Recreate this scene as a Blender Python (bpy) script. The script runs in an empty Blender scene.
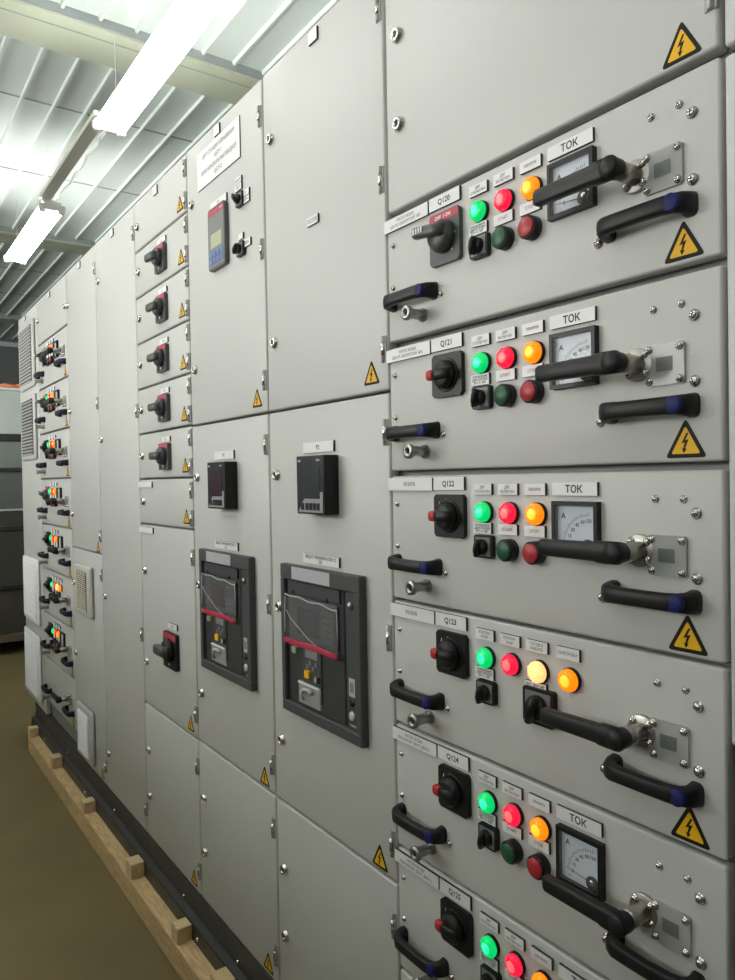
import bpy, bmesh, math, random
from mathutils import Vector, Matrix
random.seed(7)
S = bpy.context.scene
COL = S.collection
PI = math.pi
EYE = 1.41                      # camera height; row heights below are given relative to it and shifted by EYE

# ------------------------------------------------------------------ materials
MATS = {}
def mat(name, col, rough=.5, metal=0., spec=.5, emit=None, es=0., alpha=None, trans=0., bump=None, var=None, coat=0.):
    m = bpy.data.materials.new(name); m.use_nodes = True
    nt = m.node_tree; b = nt.nodes['Principled BSDF']
    b.inputs['Base Color'].default_value = (*col, 1)
    b.inputs['Roughness'].default_value = rough
    b.inputs['Metallic'].default_value = metal
    b.inputs['Specular IOR Level'].default_value = spec
    b.inputs['Coat Weight'].default_value = coat
    if emit: b.inputs['Emission Color'].default_value = (*emit, 1); b.inputs['Emission Strength'].default_value = es
    if alpha is not None: b.inputs['Alpha'].default_value = alpha
    if trans: b.inputs['Transmission Weight'].default_value = trans
    tc = None
    if var or bump:
        tc = nt.nodes.new('ShaderNodeTexCoord')
    if var:
        scale, dark, stretch = var
        mp = nt.nodes.new('ShaderNodeMapping'); mp.inputs['Scale'].default_value = stretch
        n = nt.nodes.new('ShaderNodeTexNoise'); n.inputs['Scale'].default_value = scale; n.inputs['Detail'].default_value = 6
        r = nt.nodes.new('ShaderNodeValToRGB')
        r.color_ramp.elements[0].position = .3; r.color_ramp.elements[1].position = .7
        r.color_ramp.elements[0].color = (*[c*dark for c in col], 1); r.color_ramp.elements[1].color = (*col, 1)
        nt.links.new(tc.outputs['Object'], mp.inputs['Vector']); nt.links.new(mp.outputs[0], n.inputs['Vector'])
        nt.links.new(n.outputs['Fac'], r.inputs[0]); nt.links.new(r.outputs[0], b.inputs['Base Color'])
    if bump:
        scale, st = bump
        n2 = nt.nodes.new('ShaderNodeTexNoise'); n2.inputs['Scale'].default_value = scale; n2.inputs['Detail'].default_value = 2
        bp = nt.nodes.new('ShaderNodeBump'); bp.inputs['Strength'].default_value = st; bp.inputs['Distance'].default_value = .002
        nt.links.new(tc.outputs['Object'], n2.inputs['Vector']); nt.links.new(n2.outputs['Fac'], bp.inputs['Height'])
        nt.links.new(bp.outputs[0], b.inputs['Normal'])
    MATS[name] = m
    return m
mat('paint', (.606,.610,.585), .42, spec=.45, bump=(420,.12))
mat('paint_shaded', (.30,.31,.295), .5)  # darker copy of the paint: shade of the gaps put into the colour
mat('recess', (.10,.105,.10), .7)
mat('white_plate', (.86,.87,.87), .4)
mat('plate_edge', (.03,.03,.032), .5)
mat('ink', (.02,.02,.025), .6)
mat('grey_ink', (.26,.26,.28), .6)
mat('black', (.010,.011,.012), .4, spec=.35)
mat('black_satin', (.011,.012,.013), .45, spec=.35)
mat('switch_black', (.012,.013,.013), .42, spec=.35)
mat('switch_grey', (.075,.08,.08), .4)
mat('sel_face', (.20,.205,.205), .4)
mat('blue_badge', (.012,.017,.12), .55, spec=.3)
mat('red_plastic', (.55,.025,.03), .38)
mat('red_band', (.55,.06,.09), .45)
mat('steel', (.80,.79,.77), .26, 1.)
mat('brushed', (.46,.44,.40), .38, 1.)
mat('zinc', (.42,.415,.40), .34, 1.)
mat('hinge', (.46,.455,.43), .45, .5)
mat('yellow', (.88,.50,.012), .5, spec=.3)
mat('warn_black', (.012,.009,.007), .6, spec=.25)
mat('dial_white', (.66,.71,.78), .3)
mat('glass', (.9,.95,1), .05, spec=.3, alpha=.05)
mat('clear_plastic', (.62,.64,.62), .12, alpha=.6)
mat('window_grey', (.15,.16,.15), .4)
mat('green_cap', (.018,.105,.045), .4)
mat('red_cap', (.46,.03,.04), .4)
mat('green_lens', (.0,.45,.10), .2, emit=(.0,.60,.13), es=.95)
mat('green_core', (.1,.8,.5), .2, emit=(.02,.90,.38), es=1.15)
mat('red_lens', (.6,.0,.03), .2, emit=(.80,.012,.05), es=1.05)
mat('red_core', (.9,.2,.2), .2, emit=(1.,.10,.10), es=1.2)
mat('amber_lens', (.8,.25,.0), .2, emit=(.86,.21,.004), es=1.1)
mat('amber_core', (1,.6,.1), .2, emit=(1.,.42,.015), es=1.35)
mat('white_lens', (.9,.6,.3), .3, emit=(1.,.48,.16), es=1.35)
mat('white_core', (1,.7,.35), .3, emit=(1.,.55,.17), es=1.35)
mat('cream', (.72,.71,.56), .5)
mat('vent_grey', (.56,.565,.54), .5)
mat('vent_white', (.95,.95,.97), .5)
mat('vent_cream', (.74,.72,.58), .5)
mat('vent_dark', (.03,.032,.032), .7)
mat('keypad', (.10,.105,.11), .4)
mat('keypad_face', (.22,.225,.23), .4)
mat('lcd', (.44,.47,.30), .3)
mat('blue_key', (.16,.27,.52), .4)
mat('meter_face', (.30,.31,.32), .4)
mat('screen', (.045,.05,.055), .18)
mat('screen_red', (.06,.035,.045), .18)
mat('breaker_frame', (.072,.075,.078), .5)
mat('breaker_face', (.045,.05,.05), .45)
mat('breaker_mid', (.065,.07,.075), .45)
mat('silver_label', (.55,.55,.58), .35)
mat('film', (.85,.87,.9), .12, alpha=.10, bump=(60,.9))
mat('film_edge', (.85,.87,.88), .25, alpha=.55, bump=(90,.9))
mat('film_red', (.62,.05,.10), .3, alpha=.92)
mat('base_black', (.055,.053,.053), .45, bump=(200,.08))
mat('base_strip', (.075,.073,.07), .5)
mat('channel', (.048,.050,.045), .45, var=(9,.6,(1,1,1)))
mat('wood', (.86,.60,.31), .75, var=(14,.62,(1.2,9,9)), bump=(120,.2))
mat('wood_end', (.88,.66,.37), .8, var=(20,.7,(6,6,2)))
mat('concrete', (.225,.172,.078), .62, spec=.3, var=(1.6,.72,(1,1,1)), bump=(90,.15))
mat('sheet', (.66,.735,.70), .6, spec=.3)
mat('sheet_joint', (.30,.33,.31), .5)
mat('beam_cream', (.50,.54,.42), .5)
mat('beam_shaded', (.33,.36,.36), .5)  # web of the beams, its shade put into the colour
mat('wallmat', (.20,.215,.215), .7, var=(2,.8,(1,1,1)))
mat('lamp_white', (.88,.88,.86), .35)
LS = dict(v=50., a1=9., a2=25., a3=3., b1=12., b2=12., b3=9., w1=2.3, w2=8.6)  # emission per source, including unseen ones added to brighten the row
for _k,_e in LS.items(): mat('glow_'+_k, (.8,.8,.8), .3, emit=(1.,.985,.95) if _k[0]=='w' else (1.,.985,.94), es=_e)
mat('trunk_beige', (.50,.49,.42), .6)
mat('white_cable', (.80,.80,.76), .5)
mat('teal_panel', (.27,.31,.28), .22, var=(3,.85,(1,1,1)))
mat('grey_panel', (.15,.165,.16), .3)
mat('pale_panel', (.62,.70,.66), .25, var=(3,.88,(1,1,1)))
mat('dark_panel', (.075,.073,.062), .4)
mat('brown_rail', (.16,.13,.085), .6)
mat('dark_rail', (.035,.038,.037), .5)
mat('pale_edge', (.62,.68,.68), .3)
mat('orange', (.75,.22,.08), .5)
mat('blue_cable', (.02,.05,.30), .45)
mat('red_cable', (.35,.02,.03), .45)

# ------------------------------------------------------------------ mesh builder
class MB:
    def __init__(s): s.v=[]; s.f=[]; s.m=[]; s.sm=[]; s.mats=[]
    def mi(s, name):
        if name not in s.mats: s.mats.append(name)
        return s.mats.index(name)
    def add(s, verts, faces, m, smooth=False):
        o=len(s.v); s.v+= [tuple(p) for p in verts]; i=s.mi(m)
        for f in faces: s.f.append([a+o for a in f]); s.m.append(i); s.sm.append(smooth)
    def bm(s, bm, m, smooth=False):
        bm.verts.index_update(); s.add([v.co[:] for v in bm.verts], [[v.index for v in f.verts] for f in bm.faces], m, smooth); bm.free()
    def box(s, x0,x1,y0,y1,z0,z1, m, bev=0., seg=2, smooth=False):
        bm=bmesh.new(); r=bmesh.ops.create_cube(bm,size=1)
        for v in bm.verts: v.co=Vector(((x0+x1)/2+v.co.x*(x1-x0),(y0+y1)/2+v.co.y*(y1-y0),(z0+z1)/2+v.co.z*(z1-z0)))
        if bev>0: bmesh.ops.bevel(bm,geom=bm.edges[:],offset=bev,segments=seg,profile=.5,affect='EDGES')
        s.bm(bm,m,smooth)
        return s
    def frontplate(s, x0,x1,z0,z1,y0,y1, mf, me):
        """thin plate standing on the y=y0 plane (front at y1<y0); front face mf, edges me"""
        v=[(x0,y0,z0),(x1,y0,z0),(x1,y0,z1),(x0,y0,z1),(x0,y1,z0),(x1,y1,z0),(x1,y1,z1),(x0,y1,z1)]
        s.add(v,[(0,1,5,4),(1,2,6,5),(2,3,7,6),(3,0,4,7),(3,2,1,0)],me); s.add(v[4:],[(0,1,2,3)],mf)
        return s
    def lathe(s, cx,cz,prof,m,seg=20,smooth=True,axis='y',cy=0.,rot=0.):
        """prof: list of (r, t); revolved about an axis through (cx,cy,cz)"""
        v=[];f=[];n=len(prof)
        for r,t in prof:
            for k in range(seg):
                a=2*PI*k/seg+rot; p=r*math.cos(a); q=r*math.sin(a)
                if axis=='y': v.append((cx+p,cy+t,cz+q))
                elif axis=='x': v.append((cx+t,cy+p,cz+q))
                else: v.append((cx+p,cy+q,cz+t))
        for i in range(n-1):
            for k in range(seg):
                a=i*seg+k; b=i*seg+(k+1)%seg
                f.append((a,b,b+seg,a+seg))
        f.append(tuple(range(seg))[::-1]); f.append(tuple((n-1)*seg+k for k in range(seg)))
        s.add(v,f,m,smooth); return s
    def prism(s, pts, y0, y1, m, ms=None):
        n=len(pts); v=[(x,y0,z) for x,z in pts]+[(x,y1,z) for x,z in pts]
        s.add(v,[tuple(range(n,2*n))],m); 
        s.add(v,[tuple(range(n))[::-1]]+[(i,(i+1)%n,n+(i+1)%n,n+i) for i in range(n)],ms or m); return s
    def sweep(s, path, rn, rb, m, n=12, power=.6, up=(0,0,1), scale=None):
        """tube with a rounded-rectangle section (rn along the in-plane normal, rb along up)"""
        P=[Vector(p) for p in path]; v=[]; f=[]; up=Vector(up)
        for i,p in enumerate(P):
            t=(P[min(i+1,len(P)-1)]-P[max(i-1,0)]).normalized(); nn=t.cross(up).normalized(); bb=nn.cross(t)
            k=scale[i] if scale else 1.
            for j in range(n):
                a=2*PI*j/n; c,d=math.cos(a),math.sin(a)
                c=math.copysign(abs(c)**power,c); d=math.copysign(abs(d)**power,d)
                v.append(p+nn*(rn*k*c)+bb*(rb*k*d))
        for i in range(len(P)-1):
            for j in range(n):
                a=i*n+j; b=i*n+(j+1)%n; f.append((a,b,b+n,a+n))
        f.append(tuple(range(n))[::-1]); f.append(tuple((len(P)-1)*n+k for k in range(n)))
        s.add(v,f,m,True); return s
    def text(s, txt, cx, cz, h, y, m, wmax=None):
        V,F,w,hh=text_geo(txt); k=h/.7; sx=k
        if wmax and w*k>wmax: sx=wmax/w
        s.add([(cx+(a-w/2)*sx, y, cz+b*k-h/2) for a,b in V],F,m); return s
    def mesh(s, name):
        me=bpy.data.meshes.new(name); me.from_pydata(s.v,[],s.f)
        for n in s.mats: me.materials.append(MATS[n])
        me.polygons.foreach_set('material_index',s.m); me.polygons.foreach_set('use_smooth',s.sm)
        me.validate(); me.update(); return me
TXT={}
def text_geo(t):
    if t not in TXT:
        c=bpy.data.curves.new('t','FONT'); c.body=t; c.size=1.; c.resolution_u=2; c.offset=.022
        o=bpy.data.objects.new('t',c); COL.objects.link(o)
        dg=bpy.context.evaluated_depsgraph_get(); dg.update()
        me=bpy.data.meshes.new_from_object(o.evaluated_get(dg))
        V=[(v.co.x,v.co.y) for v in me.vertices]; F=[tuple(p.vertices) for p in me.polygons]
        xs=[v[0] for v in V] or [0,1]; x0=min(xs)
        V=[(a-x0,b) for a,b in V]
        TXT[t]=(V,F,max(xs)-x0,.7)
        bpy.data.objects.remove(o); bpy.data.curves.remove(c); bpy.data.meshes.remove(me)
    return TXT[t]
CACHE={}
def part(name, key, build, parent=None, loc=(0,0,0), label=None, rot=None):
    """one mesh object; meshes of like parts are shared through CACHE"""
    if key is None or key not in CACHE:
        b=MB(); build(b); me=b.mesh(name)
        if key is not None: CACHE[key]=me
    else: me=CACHE[key]
    o=bpy.data.objects.new(name,me); COL.objects.link(o); o.location=loc
    if rot: o.rotation_euler=rot
    if parent: o.parent=parent
    if label: o['label']=label
    return o
def thing(name, label, cat, loc=(0,0,0), group=None, rz=0.):
    o=bpy.data.objects.new(name,None); o.empty_display_size=.05; COL.objects.link(o)
    o.location=loc; o.rotation_euler=(0,0,rz); o['label']=label; o['category']=cat
    if group: o['group']=group
    return o
def tag(o,label,cat,group=None):
    o['label']=label; o['category']=cat
    if group: o['group']=group
    return o
def struct(o): o['kind']='structure'; return o

# ------------------------------------------------------------------ small fittings (local origin on the panel face, y<0 towards the aisle)
def tri_pts(w,h,r,inset=0.):
    A=[(0,h*.5),(-w/2,-h*.5),(w/2,-h*.5)]; c=(0,-h/6)
    A=[((x-c[0])*(1-inset)+c[0],(z-c[1])*(1-inset)+c[1]) for x,z in A]; out=[]
    for i in range(3):
        p=Vector(A[i]); a=(Vector(A[i-1])-p).normalized(); b=(Vector(A[(i+1)%3])-p).normalized()
        q1=p+a*r*1.6; q2=p+b*r*1.6
        for k in range(4):
            t=k/3; out.append(tuple((1-t)**2*q1+2*t*(1-t)*p+t*t*q2))
    return out
BOLT=[(.0015,.0125),(-.0055,-.001),(-.0008,.0005),(-.0028,-.0075),(-.0048,-.0068),(-.0022,-.0138),(.0016,-.0078),(-.0006,-.0076),(.0042,.0042),(-.0004,.0030),(.0042,.0125)]
def b_warning(b):
    b.prism(tri_pts(.0525,.0465,.0035),0,-.0006,'warn_black')
    b.prism(tri_pts(.0525,.0465,.0020,.30),-.0006,-.0009,'yellow')
    b.prism([(x*.95,(z*.9-.0055)) for x,z in BOLT],-.0009,-.0012,'warn_black')
def warning(par,x,z): return part('warning_sign','warn',b_warning,par,(x,0,z),'yellow triangle with black lightning bolt')
def b_screw(b,r=.0042):
    b.lathe(0,0,[(r*1.25,0),(r*1.25,-r*.25),(r,-r*.3),(r*.95,-r*.75),(r*.7,-r*1.05),(r*.3,-r*1.15)],'steel',14)
    b.box(-r*.55,r*.55,-r*1.22,-r*1.0,-r*.12,r*.12,'recess'); b.box(-r*.12,r*.12,-r*1.22,-r*1.0,-r*.55,r*.55,'recess')
def screw(par,x,z,big=False,y=0.):
    return part('screw','scr%d'%big,lambda b:b_screw(b,.0056 if big else .0040),par,(x,y,z),rot=(0,random.uniform(0,1.5),0))
def b_lock(b):
    b.lathe(0,0,[(.0135,0),(.0135,-.0025),(.0115,-.004),(.0115,-.0075),(.0100,-.0090),(.0062,-.0090),(.0060,-.0060)],'steel',20)
    b.prism([(.0045*math.cos(a),.0045*math.sin(a)) for a in (PI/2,PI/2+2*PI/3,PI/2+4*PI/3)],-.0060,-.0085,'black')
def lock(par,x,z): return part('lock','lock',b_lock,par,(x,0,z),'chrome triangular key lock',rot=(0,random.uniform(-.5,.5),0))
def b_hinge(b):
    b.box(-.0078,-.0030,-.0025,.004,-.024,.024,'hinge',.0008,1); b.box(.0028,.0072,-.0025,.004,-.024,.024,'hinge',.0008,1)
    b.lathe(0,0,[(.0034,-.0236),(.0042,-.0230),(.0042,.0230),(.0034,.0236)],'hinge',12,axis='z',cy=-.0030)
    b.lathe(0,0,[(.0044,-.0120),(.0044,.0120)],'steel',12,axis='z',cy=-.0030)
def hinge(par,x,z): return part('hinge','hinge',b_hinge,par,(x,0,z))
def plate(par,x0,x1,z0,z1,lines=(),ink='ink',name='name_plate',hs=None,t=.0046,key=None):
    w,h=x1-x0,z1-z0
    def bl(b):
        b.frontplate(-w/2,w/2,-h/2,h/2,0,-t,'white_plate','plate_edge')
        n=len(lines)
        for i,s in enumerate(lines):
            th=hs or h*.62/max(n,1.25)
            zc=(n-1)*.5-i
            b.text(s,0,zc*h*.80/max(n,1),th,-t-.0002,ink,w*.86)
    return part(name,key,bl,par,((x0+x1)/2,0,(z0+z1)/2))

def rsq(w,h,c):
    return [(-w/2+c,h/2),(-w/2,h/2-c),(-w/2,-h/2+c),(-w/2+c,-h/2),(w/2-c,-h/2),(w/2,-h/2+c),(w/2,h/2-c),(w/2-c,h/2)]
def big_switch(par,x,z,kind,name='main_switch'):
    """rotary main switch. kind 'red': low black knob with a red tip; 'grey': long grey padlock handle with a red band"""
    def base(b):
        b.prism(rsq(.072,.070 if kind=='red' else .084,.005),0,-.008,'switch_black' if kind=='red' else 'switch_grey')
        if kind=='grey':
            b.box(-.034,.034,-.0086,-.006,.027,.041,'red_band')
            b.text('OFF  I ON',-.002,.034,.006,-.0089,'white_plate',.05)
            b.lathe(.024,.002,[(.0026,-.006),(.0026,-.0088)],'white_plate',10)
            b.lathe(.018,-.024,[(.0018,-.006),(.0018,-.0088)],'white_plate',10)
        else:
            b.text('+',-.006,.026,.006,-.0083,'white_plate'); b.text('/',-.022,.020,.006,-.0083,'white_plate')
            b.lathe(0,.0,[(.0275,-.007),(.0275,-.0095),(.0255,-.0095)],'switch_black',28)
    p=part(name,'sw_base_'+kind,base,par,(x,0,z))
    def knob(b):
        if kind=='grey':
            b.lathe(0,0,[(.026,-.008),(.026,-.018),(.0225,-.024),(.021,-.026)],'switch_grey',24)
            b.sweep([(.020,-.030,.004),(.004,-.032,.006),(-.012,-.033,.008),(-.030,-.034,.010),(-.040,-.034,.011)],.0085,.0092,'switch_grey',12,.6)
            for k in range(4): b.box(-.037+k*.0065,-.034+k*.0065,-.0434,-.0418,.006,.015,'white_plate')
        else:
            b.lathe(0,0,[(.0235,-.008),(.0235,-.016),(.019,-.022),(.017,-.023)],'switch_black',24)
            b.sweep([(.021,-.020,0),(.010,-.024,0),(-.002,-.025,0),(-.010,-.0248,0)],.0065,.0085,'switch_black',12,.6)
    k=part('switch_knob','sw_knob_'+kind,knob,p)
    if kind=='red':
        part('knob_tip','sw_tip',lambda b:b.sweep([(-.0098,-.0248,0),(-.016,-.0246,0),(-.0225,-.0243,0),(-.0262,-.0240,0)],.0066,.0086,'red_plastic',12,.6,scale=[1.02,1.02,1.02,.8]),p,label='red knob tip')
    return p
def signal_lamp(par,x,z,col,far=False):
    word={'green':'glowing green','red':'glowing red','amber':'glowing amber','white':'glowing pale orange'}[col]
    p=part('signal_lamp','lampb',lambda b:b.lathe(0,0,[(.0168,0),(.0168,-.0045),(.0158,-.0055),(.0150,-.0055)],'black',24),par,(x,0,z))
    def lens(b):
        b.lathe(0,0,[(.0154,-.004),(.0154,-.0095),(.0143,-.0120),(.0120,-.0140),(.0085,-.0155)],col+'_lens',24)
        b.lathe(0,0,[(.0085,-.0154),(.0055,-.0164),(.0020,-.0168)],col+'_core',24)
        for k in range(7):                                     # moulded flutes of the lens
            a=2*PI*k/7
            b.sweep([(.0154*math.cos(a),-.0065,.0154*math.sin(a)),(.0140*math.cos(a),-.0125,.0140*math.sin(a)),(.0100*math.cos(a),-.0152,.0100*math.sin(a))],.0009,.0009,col+'_lens',6,1.)
    part('lens','lens'+col,lens,p,label=word+' lens')
    return p
def push_button(par,x,z,col):
    p=part('push_button','btnb',lambda b:b.lathe(0,0,[(.0168,0),(.0168,-.0135),(.0158,-.0150),(.0128,-.0150),(.0128,-.013)],'black',24),par,(x,0,z))
    part('button_cap','cap'+col,lambda b:b.lathe(0,0,[(.0138,-.012),(.0138,-.0165),(.0128,-.0175)],col+'_cap',24),p,label='dull '+col+' cap')
    return p
def selector(par,x,z,s=1.,name='selector_switch',ang=-.9,key='a'):
    def base(b):
        b.prism(rsq(.040*s,.0365*s,.003),0,-.009,'black_satin')
        b.frontplate(-.0165*s,.0165*s,-.015*s,.015*s,-.009,-.0094,'sel_face','black')
        b.lathe(-.010*s,-.011*s,[(.0016,-.009),(.0016,-.0105)],'steel',8)
    p=part(name,'selb'+key,base,par,(x,0,z))
    def kn(b):
        b.lathe(0,0,[(.0125*s,-.0094),(.0125*s,-.015),(.0110*s,-.018)],'black',20)
        b.sweep([(.012*s,-.0185,0),(.004*s,-.0200,0),(-.005*s,-.0200,0),(-.0150*s,-.0180,0)],.0075*s,.0048*s,'black',12,.7,scale=[.8,1,1,.8])
    part('selector_knob','selk'+key,kn,p,rot=(0,ang,0))
    return p
def ammeter(par,x,z,scale_txt):
    w=.0755
    def bez(b):
        h=w/2; t=.0055
        for q in ((-h,h,h-t,h),(-h,h,-h,-h+t),(-h,-h+t,-h+t,h-t),(h-t,h,-h+t,h-t)):
            b.box(q[0],q[1],-.010,0,q[2],q[3],'black')
    p=part('ammeter','amm',bez,par,(x,0,z))
    def dial(b):
        h=w/2-.005
        b.frontplate(-h,h,-h,h,-.0005,-.003,'dial_white','white_plate')
        cx,cz=.020,-.022
        for i in range(21):
            a=PI*.97-(PI*.47)*i/20; r0=.040; r1=.0435 if i%4 else .0455
            d=Vector((math.cos(a),math.sin(a))); q=Vector((-d.y,d.x))*.0004
            P=[(cx+d.x*r0+q.x,cz+d.y*r0+q.y),(cx+d.x*r0-q.x,cz+d.y*r0-q.y),(cx+d.x*r1-q.x,cz+d.y*r1-q.y),(cx+d.x*r1+q.x,cz+d.y*r1+q.y)]
            b.add([(u,-.0033,v) for u,v in P],[(0,1,2,3)],'ink')
        for i,s in enumerate(scale_txt):
            a=PI*.97-(PI*.47)*i/(len(scale_txt)-1)
            b.text(s,cx+.034*math.cos(a),cz+.034*math.sin(a),.0048,-.0033,'ink')
        b.text('A',-.022,.018,.0075,-.0033,'ink')
        b.text('1,5',-.020,-.027,.0035,-.0033,'grey_ink')
    part('dial','dial'+scale_txt[-1],dial,p)
    def needle(b):
        b.add([(.020,-.0042,-.0228),(.020,-.0042,-.0212),(-.022,-.0042,-.0176),(-.022,-.0042,-.0182)],[(0,1,2,3)],'ink')
    part('needle','needle',needle,p)
    def hub(b):
        b.lathe(.020,-.022,[(.0098,-.0045),(.0098,-.0065),(.0085,-.007)],'black',20)
        b.lathe(.020,-.020,[(.0042,-.0068),(.0036,-.0078)],'steel',12)
        b.lathe(.024,-.030,[(.0045,-.0045),(.0040,-.0070)],'black',14)
    part('zero_adjuster','hub',hub,p)
    part('cover_glass','ammglass',lambda b:b.box(-.033,.033,-.0092,-.0088,-.033,.033,'glass'),p)
    return p
def lever(par,x,z,sh=.040,arm=.118):
    """withdrawal lever: steel shaft standing out of a round flange, black arm level to the left"""
    def fl(b):
        b.lathe(0,0,[(.0205,0),(.0205,-.004),(.0192,-.005)],'brushed',28)
        b.lathe(0,0,[(.0115,-.004),(.0115,-sh-.004)],'brushed',24)
    p=part('withdrawal_lever','levf',fl,par,(x,0,z),'brushed steel shaft and flange')
    for a in (PI/4,3*PI/4,-PI/4,-3*PI/4): screw(p,.0158*math.cos(a),.0158*math.sin(a),False,-.005)
    def am(b):
        y=-sh-.011
        b.lathe(0,0,[(.0112,-sh+.002),(.0126,-sh),(.0126,-sh-.0185),(.0112,-sh-.0205)],'black_satin',24)
        b.sweep([(.004,y,0),(-.012,y,0),(-.024,y,0),(-.028,y,0),(-.070,y,0),(-arm+.004,y,0),(-arm,y,0)],.0080,.0122,'black_satin',14,.55,scale=[1.12,1.14,1.12,1.0,.95,.92,.74])
    part('lever_arm','leva',am,p,label='black moulded arm')
    return p
def handle(par,x0,z):
    L=.110
    def hb(b):
        P=[(0,0,0),(.0005,-.010,0),(.003,-.018,0),(.010,-.0230,0),(.024,-.0245,0),(L*.5,-.0255,0),(L-.022,-.0245,0),(L-.009,-.0215,0),(L-.002,-.016,0),(L,-.009,0),(L,0,0)]
        b.sweep(P,.0076,.0112,'black_satin',14,.62,scale=[1.3,1.2,1.1,1,.95,.92,.95,1,1.08,1.15,1.3])
    p=part('handle','handle',hb,par,(x0,0,z),'black bow grip')
    part('badge','badge',lambda b:b.lathe(L*.925,0,[(.0102,-.0180),(.0102,-.0292),(.0090,-.0300)],'blue_badge',20),p,label='dark blue round inlay')
    return p
def sight_plate(par,x,z):
    def pl(b):
        b.prism(rsq(.051,.049,.003),0,-.0045,'clear_plastic')
        b.frontplate(-.0108,.0108,-.0080,.0088,-.0045,-.0049,'window_grey','window_grey')
    p=part('sight_plate','sight',pl,par,(x,0,z),'small clear plastic plate with a grey window')
    for sx in (-1,1):
        for sz in (-1,1): screw(p,sx*.020,sz*.019,False,-.0045)
    return p
def pin(par,x,z):
    def pb(b):
        b.lathe(0,0,[(.0115,0),(.0115,-.004),(.0085,-.006),(.0085,-.030),(.0125,-.033),(.0125,-.039),(.0085,-.040),(.0060,-.040),(.0060,-.030)],'zinc',20)
        b.lathe(0,0,[(.0040,-.030),(.0040,-.038)],'black',10)
    return part('locking_pin','pin',pb,par,(x,0,z),'shiny metal socket pin')

# ------------------------------------------------------------------ drawers
W=.622; PITCH=.2277
def drawer(x,z,label,code=None,long=(),kind='red',lay='amm',far=False,plain=False,group=None,zh=PITCH-.0085):
    d=thing('withdrawable_drawer',label,'drawer',(x,0,z+EYE),group)
    part('front_panel','front%.3f'%zh,lambda b:b.box(.0015,W-.0015,0,.021,-zh,0,'paint',.0040,3,True),d)
    for hx in (.019,.4745): handle(d,hx,-.1535)
    lever(d,.5145,-.0980)
    sight_plate(d,.5515,-.102)
    pin(d,.099,-.188)
    warning(d,.5755,-.191)
    if not far:
        for sx,sz,bg in ((.535,-.034,0),(.572,-.034,0),(.588,-.050,1),(.588,-.126,1),(.457,-.164,1),(.019,-.050,0),(.018,-.125,0),(.146,-.162,0)): screw(d,sx,sz,bool(bg))
    if plain: return d
    if not far:
        plate(d,-.002,.120,-.0255,-.0035,long,'grey_ink',hs=.0048 if len(long)>1 else .006)
        plate(d,.1235,.198,-.0245,-.0030,[code],hs=.0090)
    big_switch(d,.1640,-.0665 if kind=='red' else -.0755,kind)
    k='far' if far else None
    if lay=='amm':
        L=[(.2395,'green',('ДВГ','ОТКЛЮЧЕН')),(.2925,'red',('ДВГ','ВКЛЮЧЕН')),(.3455,'amber',('АВАРИЯ',))]
    else:
        L=[(.2395,'green',('КЛАПАН','ОТКР')),(.2925,'red',('КЛАПАН','ЗАКР')),(.3455,'white',('ГОТОВ К','РАБОТЕ')),(.4010,'amber',('ПЕРЕГРУЗКА',))]
    for i,(lx,c,tx) in enumerate(L):
        plate(d,lx-.0195,lx+.0195,-.0310,-.0145,() if far else tx,'grey_ink','lamp_label',.0040,key=('ll'+lay+str(i)) if not far else 'llfar')
        signal_lamp(d,lx+.003,-.0580,c)
    plate(d,.2185,.2575,-.0915,-.0745,() if far else ('УПРАВЛЕНИЕ','ДВИГАТЕЛЕМ','РУЧ  0  АВТ'),'ink','switch_label',.0034,key='sl'+str(far))
    selector(d,.2430,-.1110,.96,ang=-1.35)
    if lay=='amm':
        for bx,c,t in ((.2915,'green','СТАРТ'),(.3440,'red','СТОП')):
            plate(d,bx-.0190,bx+.0190,-.0905,-.0745,() if far else (t,),'grey_ink','button_label',.0042,key='bl%s%s'%(t,far))
            push_button(d,bx+.002,-.1130,c)
        if not far: plate(d,.3775,.4530,-.0310,-.0130,('ТОК',),'ink','meter_label',.0098,key='tok')
        ammeter(d,.4180,-.0765,('0','15','30','45','60','120') if kind!='grey' else ('0','1','2','3','5'))
    else:
        plate(d,.322,.362,-.0835,-.0745,() if far else ('МЕСТ  ДИСТ  АВТ',),'ink','switch_label',.0036,key='sl2'+str(far))
        selector(d,.3500,-.1075,1.42,ang=-1.2,key='b')
    return d
TOP=.4625
SEAM=[.4625,.2315,.0025,-.2225,-.4475,-.6725,-.8985]
DR=[('Q120',('НАСОС ВОДЫ','ЦЕНТР. ОБОРОТНОЙ  №1'),'grey','amm','drawer under the plain upper door, marked Q120, with barred grey handle'),
    ('Q121',('НАСОС ВОДЫ','ЦЕНТР. ОБОРОТНОЙ  №2'),'red','amm','drawer marked Q121, directly beneath the one with the barred grey handle'),
    ('Q122',('РЕЗЕРВ',),'red','amm','drawer marked Q122 with ammeter, directly above the drawer with four lamps'),
    ('Q123',('РЕЗЕРВ',),'red','four','drawer marked Q123 with four lit lamps and no ammeter'),
    ('Q124',('НАСОС ВОДЫ','ПОЖАРНОЙ  ВЕНТ. ВЕРХ 2'),'red','amm','drawer marked Q124 with ammeter, directly below the drawer with four lamps'),
    ('Q125',('НАСОС ВОДЫ','ПОЖАРНОЙ  ВЕНТ. ВЕРХ 3'),'red','amm','lowest lit drawer of the large column, marked Q125')]
for i,(c,lg,kd,ly,lb) in enumerate(DR):
    drawer(0,SEAM[i],'light grey '+lb,c,lg,kd,ly,group='withdrawable drawers in the large column')
drawer(0,SEAM[6],'plain grey bottom drawer beneath the lit drawer marked Q125',plain=True,far=True,group='withdrawable drawers in the large column',zh=.21)
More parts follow.
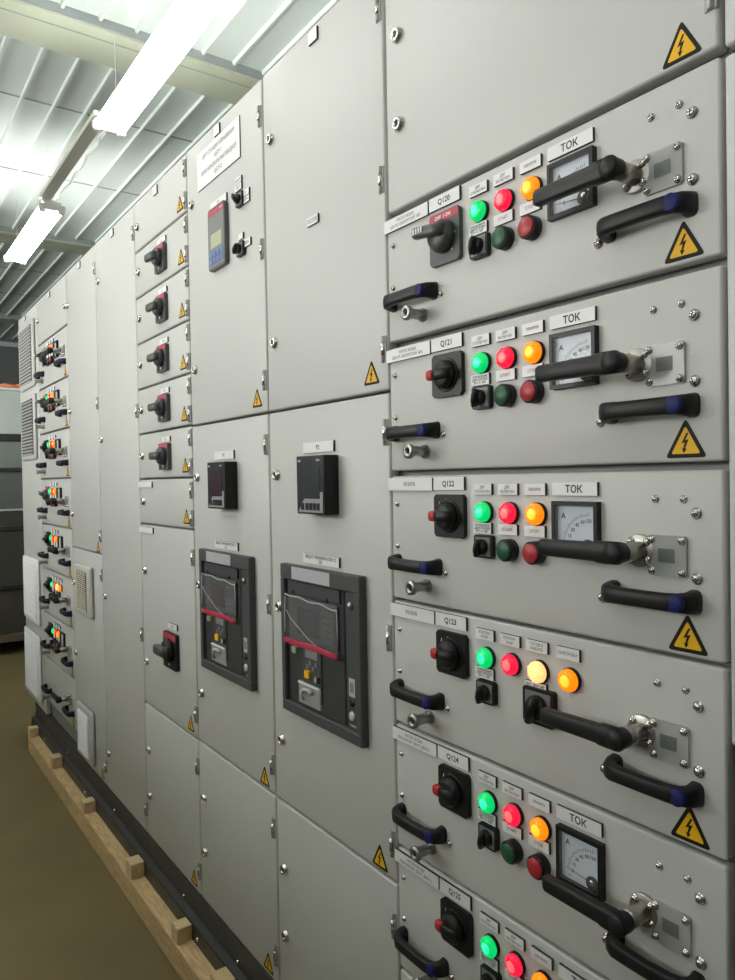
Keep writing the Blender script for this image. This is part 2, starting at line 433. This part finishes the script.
FAR=['top drawer of the far column, its beside the upper louvred vent','second drawer down in the far column beside louvred vents','third drawer down in the far column beside the lower louvred vent',
     'fourth drawer down in the far column, at eye height','fifth drawer down in the far column, above the white vents','sixth drawer down in the far column, with four lamps, beside the white vent',
     'lowest lit drawer in the far column beside the bottom white vent','unlit bottom drawer of the far column, just above the black base']
FX=-3.005; FT=.7025
for i in range(8):
    drawer(FX,FT-PITCH*i,'small grey '+FAR[i],'',(),'grey' if i in (0,1,3) else 'red','four' if i==5 else 'amm',far=True,plain=(i==7),group='withdrawable drawers in the far column')

# ------------------------------------------------------------------ cabinets
ZT,ZB=.936,-1.204
def cabinet(name_label,x0,x1,cat='cabinet'):
    c=thing('switchgear_cabinet',name_label,cat,(x0,0,0),'switchgear cabinets in the row')
    w=x1-x0
    def car(b):
        b.box(.0005,w-.0005,.026,.60,ZB+EYE,ZT+EYE-.002,'paint_shaded')
    part('carcass',None,car,c)
    return c
def door(c,x0,x1,z0,z1,y=0.):
    """door leaf as a part of cabinet c (x relative to the cabinet, z relative to the eye); fittings are parented to it"""
    g=.003
    d=part('door',None,lambda b:b.box(x0+g,x1-g,0,.0235,z0+g+EYE,z1-g+EYE,'paint',.0045,3,True),c)
    return d
def fit(d,x,z,f): return f(d,x,z+EYE)
def toptag(d,x):
    plate(d,x-.017,x+.017,.897+EYE,.923+EYE,(),name='tag_plate',key='tagp')

# A: the large drawer column
cA=cabinet('tall grey cabinet holding the large lit drawers',0,.6220)
dA=door(cA,.0015,.622,TOP+.008,ZT)
for z in (.772,.618): fit(dA,.042,z,lock)
fit(dA,.5755,.501,warning)
fit(dA,.612,.540,hinge)
# B, C : breaker cabinets
def breaker_column(x,lbl,second):
    c=cabinet(lbl,x,x+.473)
    R=.473
    d1=door(c,0,R,.157,ZT); d2=door(c,0,R,-.745,.157); d3=door(c,0,R,ZB,-.745)
    for d,zs in ((d1,(.774,.312)),(d2,(.010,-.292,-.600)),(d3,(-.901,-1.056))):
        for z in zs: fit(d,.040,z,lock)
    for d,zs in ((d1,(.848,.540,.234)),(d2,(.083,-.293,-.673)),(d3,(-.825,-1.130))):
        for z in zs: fit(d,R-.013,z,hinge)
    for d,z in ((d1,.1975),(d2,-.713),(d3,-1.167)): fit(d,R-.0545,z,warning)
    # panel meter on the middle door
    def mt(b):
        b.box(-.055,.055,-.035,0,-.060,.060,'black',.002,2)
        b.frontplate(-.0515,.0515,-.057,.057,-.035,-.0356,'screen','black')
        b.add([(-.048,-.0362,-.056),(.051,-.0362,-.056),(.051,-.0362,-.014),(.040,-.0362,-.014),(.040,-.0362,-.028),(-.022,-.0362,-.028)],[(0,1,2,3,4,5)],'meter_face')
        b.box(-.040,.040,-.0365,-.0355,-.026,.036,'screen_red' if second else 'screen')
        for k in range(5):
            xx=-.034+k*.0145+(.004 if k else 0)
            b.box(xx,xx+.010,-.0378,-.0355,-.051,-.037,'black')
        b.text('ABB',-.041,.050,.005,-.0364,'silver_label'); b.text('M2M',.034,.050,.0045,-.0364,'silver_label',.03)
    part('panel_meter','meter%d'%second,mt,d2,(.244,0,-.012+EYE),'black panel meter with dark display')
    plate(d2,.166,.287,.0555+EYE,.0775+EYE,('P1' if second else 'P2',),hs=.009)
    plate(d2,.158,.300,-.1795+EYE,-.1590+EYE,('ВВОД ОТ ТРАНСФОРМАТОРА '+('Т1' if second else 'Т2'),'Q'+('1' if second else '2')),hs=.0065)
    return c,d1,d2,d3
cB,dB1,dB2,dB3=breaker_column(-.473,'tall grey cabinet between the large drawers and the cabinet with the white text plate',False)
plate(dB1,.199,.243,.5285+EYE,.5460+EYE,('РЕЗЕРВ',),'grey_ink')
toptag(dB1,.235)
cC,dC1,dC2,dC3=breaker_column(-.946,'tall grey cabinet with a large white text plate above a keypad panel',True)
toptag(dC1,.223)
def sg(b):
    b.frontplate(-.134,.134,-.0505,.0505,0,-.003,'white_plate','plate_edge')
    for t,z,wm in (('ЩИТ СТАНЦИИ УПРАВЛЕНИЯ',.030,.20),('ЩСУ-1',.010,.07),('ШКАФ НИЗКОВОЛЬТНЫЙ ВВОДНОЙ',-.012,.22),('ЩСУ-2',-.032,.07)):
        b.text(t,.004,z,.0105,-.0033,'grey_ink',wm)
part('text_plate',None,sg,dC1,(.222,0,.843+EYE),'large white plate with four lines of grey lettering')
def kp(b):
    b.prism(rsq(.104,.160,.006),0,-.012,'keypad')
    b.frontplate(-.047,.047,-.074,.074,-.012,-.0125,'keypad_face','keypad')
    b.box(-.047,.047,-.0132,-.012,.061,.074,'red_band')
    b.text('A B B',.036,.0675,.006,-.0135,'white_plate')
    b.box(-.034,.034,-.0132,-.012,-.026,.012,'lcd',.001,1)
    for r in range(2):
        for k in range(4): b.box(-.042+k*.022,-.024+k*.022,-.0145,-.012,-.066+r*.018,-.052+r*.018,'blue_key',.0015,1)
part('keypad_panel',None,kp,dC1,(.226,0,.632+EYE),'grey keypad panel with red band, green display and blue keys')
plate(dC1,.175,.275,.7125+EYE,.7325+EYE,('А3',),'grey_ink',name='name_plate')
for k,z in enumerate((.688,.567)):
    selector(dC1,.356,z+EYE,.95,ang=.9 if k==0 else -.7,key='c%d'%k)
plate(dC1,.326,.363,.7135+EYE,.7290+EYE,('АВТ',),'grey_ink','switch_label'); plate(dC1,.326,.363,.7305+EYE,.7460+EYE,('ВЫБОР',),'grey_ink','switch_label')
plate(dC1,.367,.404,.6710+EYE,.6860+EYE,('РУЧ',),'grey_ink','switch_label'); plate(dC1,.367,.404,.6880+EYE,.7030+EYE,('0',),'grey_ink','switch_label')
plate(dC1,.340,.366,.5920+EYE,.6060+EYE,(),'grey_ink','switch_label'); plate(dC1,.367,.406,.5660+EYE,.5840+EYE,('РУЧ',),'grey_ink','switch_label')

# D : column of small switch doors
cD=cabinet('tall grey cabinet of small doors, each with a black rotary switch',-1.4195,-.946)
DZ=[ZT,.770,.617,.4625,.3105,.1605,.0100,-.1405,-.7480,ZB]
dD=[]
for i in range(9):
    z1,z0=DZ[i],DZ[i+1]
    d=door(cD,0,.4735,z0,z1); dD.append(d)
    R=.4735
    if i<7: zs=(z1-.036-(.006 if i==0 else 0),z0+.033)
    elif i==7: zs=(-.220,-.675)
    else: zs=(-.825,-1.132)
    for z in zs: fit(d,R-.010,z,hinge)
    lk=[(.848,),(.699,),(.5445,),(.3905,),(.239,),(.087,),(-.065,),(-.296,-.602),(-.903,-1.058)][i]
    for z in lk: fit(d,.041,z,lock)
    fit(d,R-.053,z0+.0385,warning)
    if 1<=i<=5 or i==7:
        s=1.34 if i==7 else 1.
        zc=z1-.083 if i<7 else -.521; xc=.266 if i<7 else .285
        def sb(b,s=s,i=i):
            b.prism(rsq(.082*s,.082*s,.004),0,-.012,'switch_black' if i>5 else 'switch_grey')
            b.box(-.039*s,.039*s,-.0126,-.011,.026*s,.039*s,'red_band')
            b.box(-.028*s,.028*s,-.0126,-.011,-.036*s,-.020*s,'switch_black')
            b.box(-.006*s,.004*s,-.0132,-.011,-.034*s,-.022*s,'silver_label')
            b.lathe(0,.002,[(.028*s,-.012),(.028*s,-.022),(.023*s,-.028),(.021*s,-.030)],'switch_grey' if i<6 else 'switch_black',24)
            b.sweep([(.024*s,-.032,.002),(.006*s,-.036,.002),(-.014*s,-.037,.002),(-.034*s,-.038,.002)],.0080*s,.0120*s,'switch_grey',12,.6)
        part('rotary_switch',None,sb,d,(xc,0,zc+EYE),'dark rotary switch with a red band on its plate')
        if i<7: plate(d,xc-.030,xc+.040,zc+.0455+EYE,zc+.0610+EYE,('Q%d'%(i+1),),'grey_ink')
        else: plate(d,xc-.030,xc+.048,-.4545+EYE,-.4370+EYE,('Q8',),'grey_ink')
    if i in (6,7): plate(d,-.004,.132,z1-.0285+EYE,z1-.0090+EYE,(),name='name_plate')
toptag(dD[0],.222)
# E : tall blank door
cE=cabinet('narrow tall grey cabinet with one blank full-height door',-1.9065,-1.4195)
dE=door(cE,0,.487,ZB,ZT)
for z in (.778,.166,-.442,-1.059): fit(dE,.044,z,lock)
for z in (.842,.242,-.520,-1.120): fit(dE,.477,z,hinge)
toptag(dE,.240)
# F : cabinet with two filter vents low down
def fan_filter(d,x,z,w,h,mf,ms,n,t=.020,slat_dark=True,lb=None):
    def fb(b):
        b.box(-w/2,w/2,-t,0,-h/2,h/2,mf,.012,3,True)
        iw,ih=(w*.40,h*.43) if w>.3 else (w*.33,h*.39)
        b.frontplate(-iw,iw,-ih,ih,-t,-t-.0006,'vent_dark' if slat_dark else ms,ms)
        p=2*ih/n
        for k in range(n):
            z0=-ih+p*k
            b.add([(-iw,-t-.0008,z0+p*.05),(iw,-t-.0008,z0+p*.05),(iw,-t-.0075,z0+p*.42),(-iw,-t-.0075,z0+p*.42),(-iw,-t-.0008,z0+p*.62),(iw,-t-.0008,z0+p*.62)],[(0,1,2,3),(3,2,5,4)],ms)
    return part('fan_filter',None,fb,d,(x,0,z+EYE),lb)
cF=cabinet('tall grey cabinet with two small framed vents low on its door',-2.3795,-1.9065)
dF1=door(cF,0,.473,-.283,ZT); dF2=door(cF,0,.473,ZB,-.283)
for d,zs in ((dF1,(.782,.317,-.136)),(dF2,(-.439,-.751,-1.062))):
    for z in zs: fit(d,.032,z,lock)
for d,zs in ((dF1,(.842,.313,-.210)),(dF2,(-.365,-1.126))):
    for z in zs: fit(d,.466,z,hinge)
fit(dF1,.425,-.255,warning); fit(dF2,.415,-1.166,warning)
fan_filter(dF2,.228,-.452,.245,.215,'vent_grey','vent_cream',19,lb='grey framed vent with cream slats')
fan_filter(dF2,.205,-1.060,.245,.225,'vent_grey','vent_white',19,slat_dark=False,lb='grey framed vent with white slats')
toptag(dF1,.24)
# H : far drawer column carcass and its top door
cH=cabinet('tall grey cabinet holding the far column of small drawers',-3.0095,-2.3795)
dH=door(cH,.004,.625,FT+.006,ZT)
fit(dH,.035,.83,lock); fit(dH,.610,.79,lock)
toptag(dH,.30)
# G : end cabinet with four vents
cG=cabinet('end cabinet of the row, with two louvred vents over two white vents',-3.520,-3.0095)
dG=door(cG,0,.5105,ZB,ZT)
toptag(dG,.20)
fan_filter(dG,.262,.690,.395,.350,'vent_grey','vent_grey',17,.014,lb='grey louvred vent')
fan_filter(dG,.266,.302,.385,.345,'vent_grey','vent_grey',17,.014,lb='grey louvred vent')
fan_filter(dG,.240,-.575,.400,.345,'vent_white','vent_white',22,.016,False,lb='white vent')
fan_filter(dG,.232,-.985,.405,.355,'vent_white','vent_white',22,.016,False,lb='white vent')
# Z : next cabinet beyond the large drawers
cZ=thing('switchgear_cabinet','sliver of the next cabinet past the large drawers, its lower bay open and dark','cabinet',(.6225,0,0),'switchgear cabinets in the row')
def zc(b):
    b.box(.02,.62,.40,.42,ZB+EYE,ZT+EYE,'recess'); b.box(.006,.62,.026,.40,-.31+EYE,ZT+EYE,'paint'); b.box(.6,.62,.026,.40,ZB+EYE,-.31+EYE,'recess'); b.box(.006,.012,.026,.40,ZB+EYE,-.31+EYE,'paint_shaded')
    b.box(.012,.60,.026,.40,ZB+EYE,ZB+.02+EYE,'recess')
part('carcass',None,zc,cZ)
dZ=door(cZ,.0,.62,.466,ZT); dZ2=door(cZ,.0,.62,-.31,.462)
for k,(zz,mm,nm) in enumerate(((.04,'blue_cable','blue'),(.02,'blue_cable','blue'),(0,'red_cable','red'))):
    o=part('cable',None,lambda b,mm=mm:b.sweep([(0,0,.40+zz),(.002,-.003,.25),(.004,-.002,.10),(.002,.002,-.10),(0,.004,-.34)],.006,.006,mm,10,1.),None,(.6475+.026*k,.06+.02*k,EYE-.84))
    tag(o,nm+' cable hanging in the open dark bay'+(' against the frame edge',' between its blue twin and the red one',' beside the blue ones')[k],'cable','cables in the open bay')

# ------------------------------------------------------------------ air circuit breakers
def circuit_breaker(x,label,red_screen):
    t=thing('circuit_breaker',label,'circuit breaker',(x,0,-.351+EYE),'air circuit breakers')
    w,h=.314,.328
    def fr(b):
        y1=-.018
        b.box(-w/2,w/2,y1,-.0005,h/2-.033,h/2,'breaker_frame',.002,1); b.box(-w/2,w/2,y1,-.0005,-h/2,-h/2+.024,'breaker_frame',.002,1)
        b.box(-w/2,-w/2+.016,y1,-.0005,-h/2+.023,h/2-.032,'breaker_frame',.002,1); b.box(w/2-.019,w/2,y1,-.0005,-h/2+.023,h/2-.032,'breaker_frame',.002,1)
    part('frame','cbframe',fr,t)
    # front cover, recessed
    def fc(b):
        b.box(-.141,.088,-.008,-.0005,-.140,.130,'breaker_face',.002,1)
        b.box(-.132,.078,-.0125,-.009,.102,.128,'breaker_mid')
        for xx in (-.110,.030): b.lathe(xx,.103,[(.006,-.0125),(.005,-.0145)],'black',10)
    p=part('front_cover','cbcover',fc,t)
    def mid(b):
        b.box(-.082,-.006,-.0145,-.009,-.120,.010,'breaker_mid',.0015,1)
        for k in range(4): b.box(-.066+k*.012,-.060+k*.012,-.0152,-.014,-.055+.010*(k%2),-.045+.010*(k%2),'grey_ink')
        b.box(-.070,-.020,-.0152,-.014,-.030,-.004,'grey_ink')
    part('mechanism_plate','cbmid',mid,p,(.008,.003,0))
    part('push_button','cbb1',lambda b:b.box(-.009,.009,-.0165,-.010,-.0065,.0065,'lcd'),p,(-.110,.003,-.024),'yellow-green button')
    part('push_button','cbb2',lambda b:b.box(-.009,.009,-.0205,-.0145,-.008,.008,'yellow'),p,(-.049,.003,-.065),'yellow button')
    part('push_button','cbb3',lambda b:(b.box(-.009,.009,-.0205,-.0145,-.007,.007,'switch_grey'),b.box(-.002,.002,-.0212,-.020,-.005,.005,'white_plate')),p,(-.012,.003,-.069),'grey button with white mark')
    def ck(b):
        b.box(-.045,.045,-.0165,-.009,-.024,.024,'clear_plastic',.002,1)
        b.box(-.043,.043,-.0185,-.016,.020,.024,'white_plate')
        b.sweep([(-.015,-.022,-.012),(-.018,-.024,.002),(-.010,-.024,.012),(.006,-.023,.014),(.022,-.022,.010)],.004,.004,'silver_label',8,1.)
    part('charging_handle','cbck',ck,p,(-.046,.003,-.110),'clear-covered charging handle')
    # trip unit with its wrapped display
    def du(b):
        b.box(-.096,.096,-.0185,-.009,-.040,.050,'breaker_face',.003,2)
        b.frontplate(-.062,.030,-.026,.032,-.0185,-.0190,'screen_red' if red_screen else 'screen','black')
        for k in range(5): b.box(.040,.088,-.0200,-.018,-.030+k*.014,-.022+k*.014,'breaker_mid')
    q=part('trip_unit','cbdu%d'%red_screen,du,t,(-.026,.004,.044),'trip unit with a dark screen')
    def film(b,seed=3):
        rnd=random.Random(seed); nx,nz=16,9; v=[]
        for j in range(nz):
            for i in range(nx):
                v.append((-.108+.216*i/(nx-1)+rnd.uniform(-.002,.002), -.0235+rnd.uniform(-.0025,.0025), -.044+.100*j/(nz-1)+rnd.uniform(-.002,.002)))
        b.add(v,[(j*nx+i,j*nx+i+1,(j+1)*nx+i+1,(j+1)*nx+i) for j in range(nz-1) for i in range(nx-1)],'film',True)
        b.sweep([(-.106+.0177*k,-.0245,.055-.002*math.sin(k*1.3)-.0008*k) for k in range(13)],.0008,.0016,'film_edge',6,1.)
        b.sweep([(-.100,-.0255,.020),(-.080,-.0258,.004),(-.045,-.0258,-.012),(-.010,-.0258,-.028),(.030,-.0258,-.040)],.0006,.0011,'film_edge',6,1.)
        b.sweep([(-.104,-.0250,.050),(-.107,-.0250,.02),(-.108,-.0250,-.03)],.0007,.0016,'film_edge',6,1.)
        b.sweep([(.106,-.0250,.048),(.108,-.0250,.01),(.107,-.0250,-.05)],.0007,.0018,'film_edge',6,1.)
    part('plastic_film','cbfilm',film,q,label='clear crinkled protective film')
    part('film_strip','cbstrip',lambda b:b.sweep([(-.108+.024*k,-.0262+.0006*math.sin(k),-.046-.0015*math.sin(k*.9)) for k in range(10)],.0008,.0062,'film_red',8,.6),q,label='red tear strip')
    def ks(b):
        b.box(-.020,.020,-.0095,-.0005,-.132,.130,'breaker_mid',.0015,1)
        b.lathe(.0,.102,[(.009,-.009),(.008,-.014),(.004,-.016)],'zinc',14)
        b.box(-.010,.010,-.0102,-.009,-.076,-.040,'silver_label'); b.box(-.006,.006,-.0108,-.009,-.068,-.048,'grey_ink')
        b.lathe(0,-.088,[(.0085,-.009),(.0085,-.0105)],'black',14)
        b.lathe(0,-.114,[(.010,-.009),(.009,-.012)],'silver_label',14)
    part('lock_strip','cbks',ks,t,(.1145,0,0))
    part('rating_label','cblab',lambda b:b.frontplate(-.0775,.0775,-.0135,.0135,-.018,-.0184,'silver_label','silver_label'),t,(-.026,0,h/2-.0165),'blank pale label')
    return t
circuit_breaker(-.473+.2330,'dark framed circuit breaker in the cabinet beside the large drawers',False)
circuit_breaker(-.946+.2330,'dark framed circuit breaker in the cabinet under the white text plate',True)

# ------------------------------------------------------------------ base and skid
bf=thing('base_frame','long black steel base frame under the row of cabinets','base',(0,0,0))
XL,XR=-3.30,1.25
part('plinth',None,lambda b:b.box(XL,XR,.0,.58,.134,.2055,'base_black',.001,1),bf)
part('flange',None,lambda b:b.box(XL,XR,-.020,.58,.126,.1325,'base_strip',.001,1),bf)
part('channel',None,lambda b:b.box(XL,XR,-.022,.55,.080,.1255,'channel'),bf)
for i,x in enumerate((-3.30,-2.95,-2.55,-2.15,-1.80,-1.42,-1.08,-.92,-.70,-.50,-.20,.1)):
    part('bolt','bolt',lambda b:b.lathe(0,0,[(.006,0),(.006,-.003),(.0045,-.006),(.002,-.007)],'steel',10),bf,(x,-.022 if i%2 else 0,.106 if i%2 else .150))
for x in (-1.42,-.946,-.473): part('joint','joint',lambda b:b.box(-.0012,.0012,-.0006,.002,.134,.2055,'recess'),bf,(x,0,0))
sk=part('timber',None,lambda b:b.box(-3.14,1.2,-.070,.10,0,.0795,'wood',.002,1))
tag(sk,'long pale timber beam lying on the concrete under the black base','timber beam')
bx=[(-3.125,'at the far end of the timber beam'),(-2.60,'second along from the far end of the beam'),(-2.02,'third along from the far end of the beam'),(-1.42,'fourth along from the far end of the beam'),(-.99,'fifth along, in front of the small-door cabinet'),(-.70,'closest to the large drawers on the beam')]
for i,(x,l) in enumerate(bx):
    o=part('wood_block','blk%d'%(i%2),lambda b,i=i:b.box(-.024-.006*(i%2),.024+.006*(i%2),-.0225,.0225,0,.046+.006*(i%2),'wood_end',.002,1),None,(x,-.0455,.0800))
    tag(o,'short pale wooden block '+l,'wood block','wood blocks on the timber beam')

# ------------------------------------------------------------------ room
struct(part('floor',None,lambda b:b.box(-10,4.,-5.,3.,-.1,0,'concrete')))
ZC=2.0+EYE
def ceil(b):
    b.box(-10,4.,-5.,3.,ZC,ZC+.05,'sheet')
    k=-54
    for k in range(-28,24):
        y=-.8+.306*2.0+.1555*k
        if y<-4.9 or y>2.9: continue
        b.add([(-10,y-.010,ZC),(-10,y-.006,ZC-.016),(-10,y+.006,ZC-.016),(-10,y+.010,ZC),(4,y-.010,ZC),(4,y-.006,ZC-.016),(4,y+.006,ZC-.016),(4,y+.010,ZC)],
              [(0,1,5,4),(1,2,6,5),(2,3,7,6)],'sheet')
    for x in (-3.08,-4.05,-6.4,-7.4): b.box(x-.006,x+.006,-5,3,ZC-.003,ZC,'sheet_joint')
struct(part('ceiling',None,ceil))
for i,x in enumerate((-8.45,-5.22,-2.19,.9)):
    def bmf(b):
        b.box(-.27,0,-5,3,-.052,-.021,'beam_cream',.002,1)
        b.box(-.075,-.068,-5,3,-.0535,-.051,'sheet_joint')
        b.box(-.004,.004,-5,3,-.040,-.0,'beam_shaded')
    struct(part('trim_%d'%(i+1),None,bmf,None,(x,0,ZC)))
for nm,b4 in (('wall_back',(-10,4,3.,3.1)),('wall_front',(-10,4,-5.1,-5.)),('wall_left',(-10.1,-10,-5,3.)),('wall_right',(4,4.1,-5,3.))):
    struct(part(nm,None,lambda b,q=b4:b.box(*q,0,ZC+.05,'wallmat')))

struct(part('trim_5',None,lambda b:b.box(-10,-9.95,-5,3,1.88+EYE,1.94+EYE,'pale_edge')))
# luminaires: twin-tube battens hung on a rail
def luminaire(x,y,z,label,L=1.2,tm='glow_v'):
    t=thing('tube_luminaire',label,'ceiling lamp',(x,y,z),'tube luminaires')
    def hs(b):
        b.prism([(-.024,.034),(-.052,.026),(-.052,.021),(-.034,.014),(-.034,-.006),(.034,-.006),(.034,.014),(.052,.021),(.052,.026),(.024,.034)],0,L,'lamp_white')
    o=part('housing','lumh%.2f'%L,hs,t,(L/2,0,0),rot=(0,0,PI/2))
    for e in (-1,1): part('end_cap','lume',lambda b:b.prism([(-.072,.012),(-.072,-.020),(.072,-.020),(.072,.012)],0,.008,'lamp_white'),t,(e*(L/2-.004)+.005,0,0),rot=(0,0,PI/2))
    for s in (-.052,.052):
        u=part('tube','lumt%.2f'%L+tm,lambda b:b.lathe(0,0,[(.013,-L/2+.03),(.0165,-L/2+.032),(.0165,L/2-.032),(.013,L/2-.03)],tm,14,axis='x'),t,(0,s,-.008),'glowing fluorescent tube')
        for e in (-1,1): part('lamp_holder','lumc',lambda b:b.box(-.012,.012,-.017,.017,-.026,.022,'lamp_white',.003,1),u,(e*(L/2-.018),0,0))
    for e in (-.4,.4): part('hanger','lumr%.2f'%(ZC-.022-z),lambda b:b.lathe(0,0,[(.0012,.03),(.0012,ZC-.021-z)],'lamp_white',6,axis='z'),t,(e*L,0,0))
    return t
LZ=1.60+EYE
luminaire(-1.72,.185,LZ,'glaring twin-tube lamp hanging over the cabinet with the white text plate')
luminaire(-4.06,.185,LZ,'glaring twin-tube lamp hanging past the far end of the cabinets')
tr=part('lamp_rail',None,lambda b:b.box(-.58,.58,-.030,.030,0,.022,'trunk_beige'),None,(-2.89,.150,LZ+.035))
tag(tr,'beige mounting rail running between the two hanging lamps','rail')
cb=part('hanging_lead',None,lambda b:b.sweep([(-.56+.08*k,.012*math.sin(k*1.9),-.012*abs(math.sin(k*.8))-.004) for k in range(15)],.005,.005,'white_cable',8,1.),None,(-2.89,.200,LZ+.034))
tag(cb,'loose white lead sagging between the two hanging lamps','lead')
for k,x,y,l in (('a1',1.0,-.74,'added unseen twin-tube lamp over the aisle by the large drawers'),('a2',-1.15,-.74,'twin-tube lamp over the aisle by the small-door cabinet'),('a3',-4.0,-.74,'twin-tube lamp over the far end of the aisle'),  # the unseen one by the large drawers is added to brighten them
              ('b1',1.0,-1.8,'added unseen twin-tube lamp farther out, by the large drawers'),('b2',-1.45,-1.8,'added unseen twin-tube lamp farther out, by the small-door cabinet'),('b3',-4.0,-1.8,'added unseen twin-tube lamp farther out, at the far end')):  # outer row is unseen, added to even out light on the fronts
    if LS[k]>0: luminaire(x,y,LZ,l,tm='glow_'+k)
struct(part('wall_light_block',None,lambda b:b.box(-7,3.5,-2.5,-2.4,0,1.6,'wallmat')))  # unseen wall added to shade the lower cabinet fronts
for k,(x0,x1) in enumerate(((-1.2,3.2),(-7.,-1.6))):  # unseen glowing windows added to light the cabinet fronts head-on
    def wb(b,x0=x0,x1=x1,k=k):
        b.box(x0,x1,-4.995,-4.985,1.3,3.0,'glow_w%d'%(k+1))
        n=int((x1-x0)/1.1)
        for q in range(n+1): xx=x0+(x1-x0)*q/n; b.box(xx-.03,xx+.03,-5.0,-4.95,1.25,3.05,'lamp_white')
        for zz in (1.27,2.1,3.03): b.box(x0-.03,x1+.03,-5.0,-4.95,zz-.03,zz+.03,'lamp_white')
    struct(part('window_%d'%(k+1),None,wb))

# ------------------------------------------------------------------ equipment beyond the end of the row
eq=thing('equipment_enclosure','large grey-green panelled enclosure with dark rails beyond the end of the row','enclosure',(-5.6,-.6,0))
def pz(name,z0,z1,m,t=0.,lb=None): return part(name,None,lambda b:b.box(-.9,t,-1.4,1.5,z0+EYE,z1+EYE,m,.004,1),eq,(0,0,0),lb)
pz('panel',.415,.775,'pale_panel',0,'pale teal upper panel'); pz('panel',.135,.357,'teal_panel',-.004,'grey-teal panel'); pz('panel',-.205,.105,'grey_panel',-.004); pz('panel',-1.235,-.222,'dark_panel')
pz('edge_strip',.775,.797,'white_plate',.012,'white top edge'); pz('edge_strip',-.221,-.204,'pale_edge',.008,'pale edge strip')
for a,b in ((.357,.415),(.105,.135),(-.385,-.343),(-.871,-.830)): pz('rail',a,b,'dark_rail',.012,'black rail')
pz('bottom_rail',-1.300,-1.236,'brown_rail',.02,'brown bottom rail')
for y in (-1.2,1.35): part('foot','eqfoot',lambda b:b.box(-.8,-.1,-.06,.06,0,.111,'dark_rail'),eq,(0,y,0))
oc=part('cable_coil',None,lambda b:b.sweep([(.07*math.cos(2*PI*k/24),.11*math.sin(2*PI*k/24),.020+.006*math.sin(k)) for k in range(25)],.018,.018,'orange',10,1.),None,(-5.80,.36,.808+EYE))
tag(oc,'orange coil lying on top of the grey-green enclosure','coil')

# ------------------------------------------------------------------ world, camera, view
w=bpy.data.worlds.new('World'); S.world=w; w.use_nodes=True
w.node_tree.nodes['Background'].inputs[0].default_value=(.8,.85,.9,1); w.node_tree.nodes['Background'].inputs[1].default_value=.03
th=math.atan(515.5/735.); pitch=math.radians(.93); roll=.0175
F=Vector((-math.cos(th)*math.cos(pitch),math.sin(th)*math.cos(pitch),-math.sin(pitch)))
R=Vector((math.sin(th),math.cos(th),0.)); U=R.cross(F)
R2=math.cos(roll)*R-math.sin(roll)*U; U2=math.sin(roll)*R+math.cos(roll)*U
cd=bpy.data.cameras.new('Camera'); cam=bpy.data.objects.new('Camera',cd); COL.objects.link(cam)
cd.sensor_fit='HORIZONTAL'; cd.sensor_width=36.; cd.lens=36.*735./735.; cd.clip_start=.02
cam.matrix_world=Matrix(((R2.x,U2.x,-F.x,1.0657),(R2.y,U2.y,-F.y,-.8),(R2.z,U2.z,-F.z,EYE),(0,0,0,1)))
S.camera=cam
S.view_settings.view_transform='Standard'; S.view_settings.look='None'; S.view_settings.gamma=1.
S.view_settings.use_curve_mapping=False; S.view_settings.exposure=0.
S.cycles.use_denoising=True; S.cycles.max_bounces=8
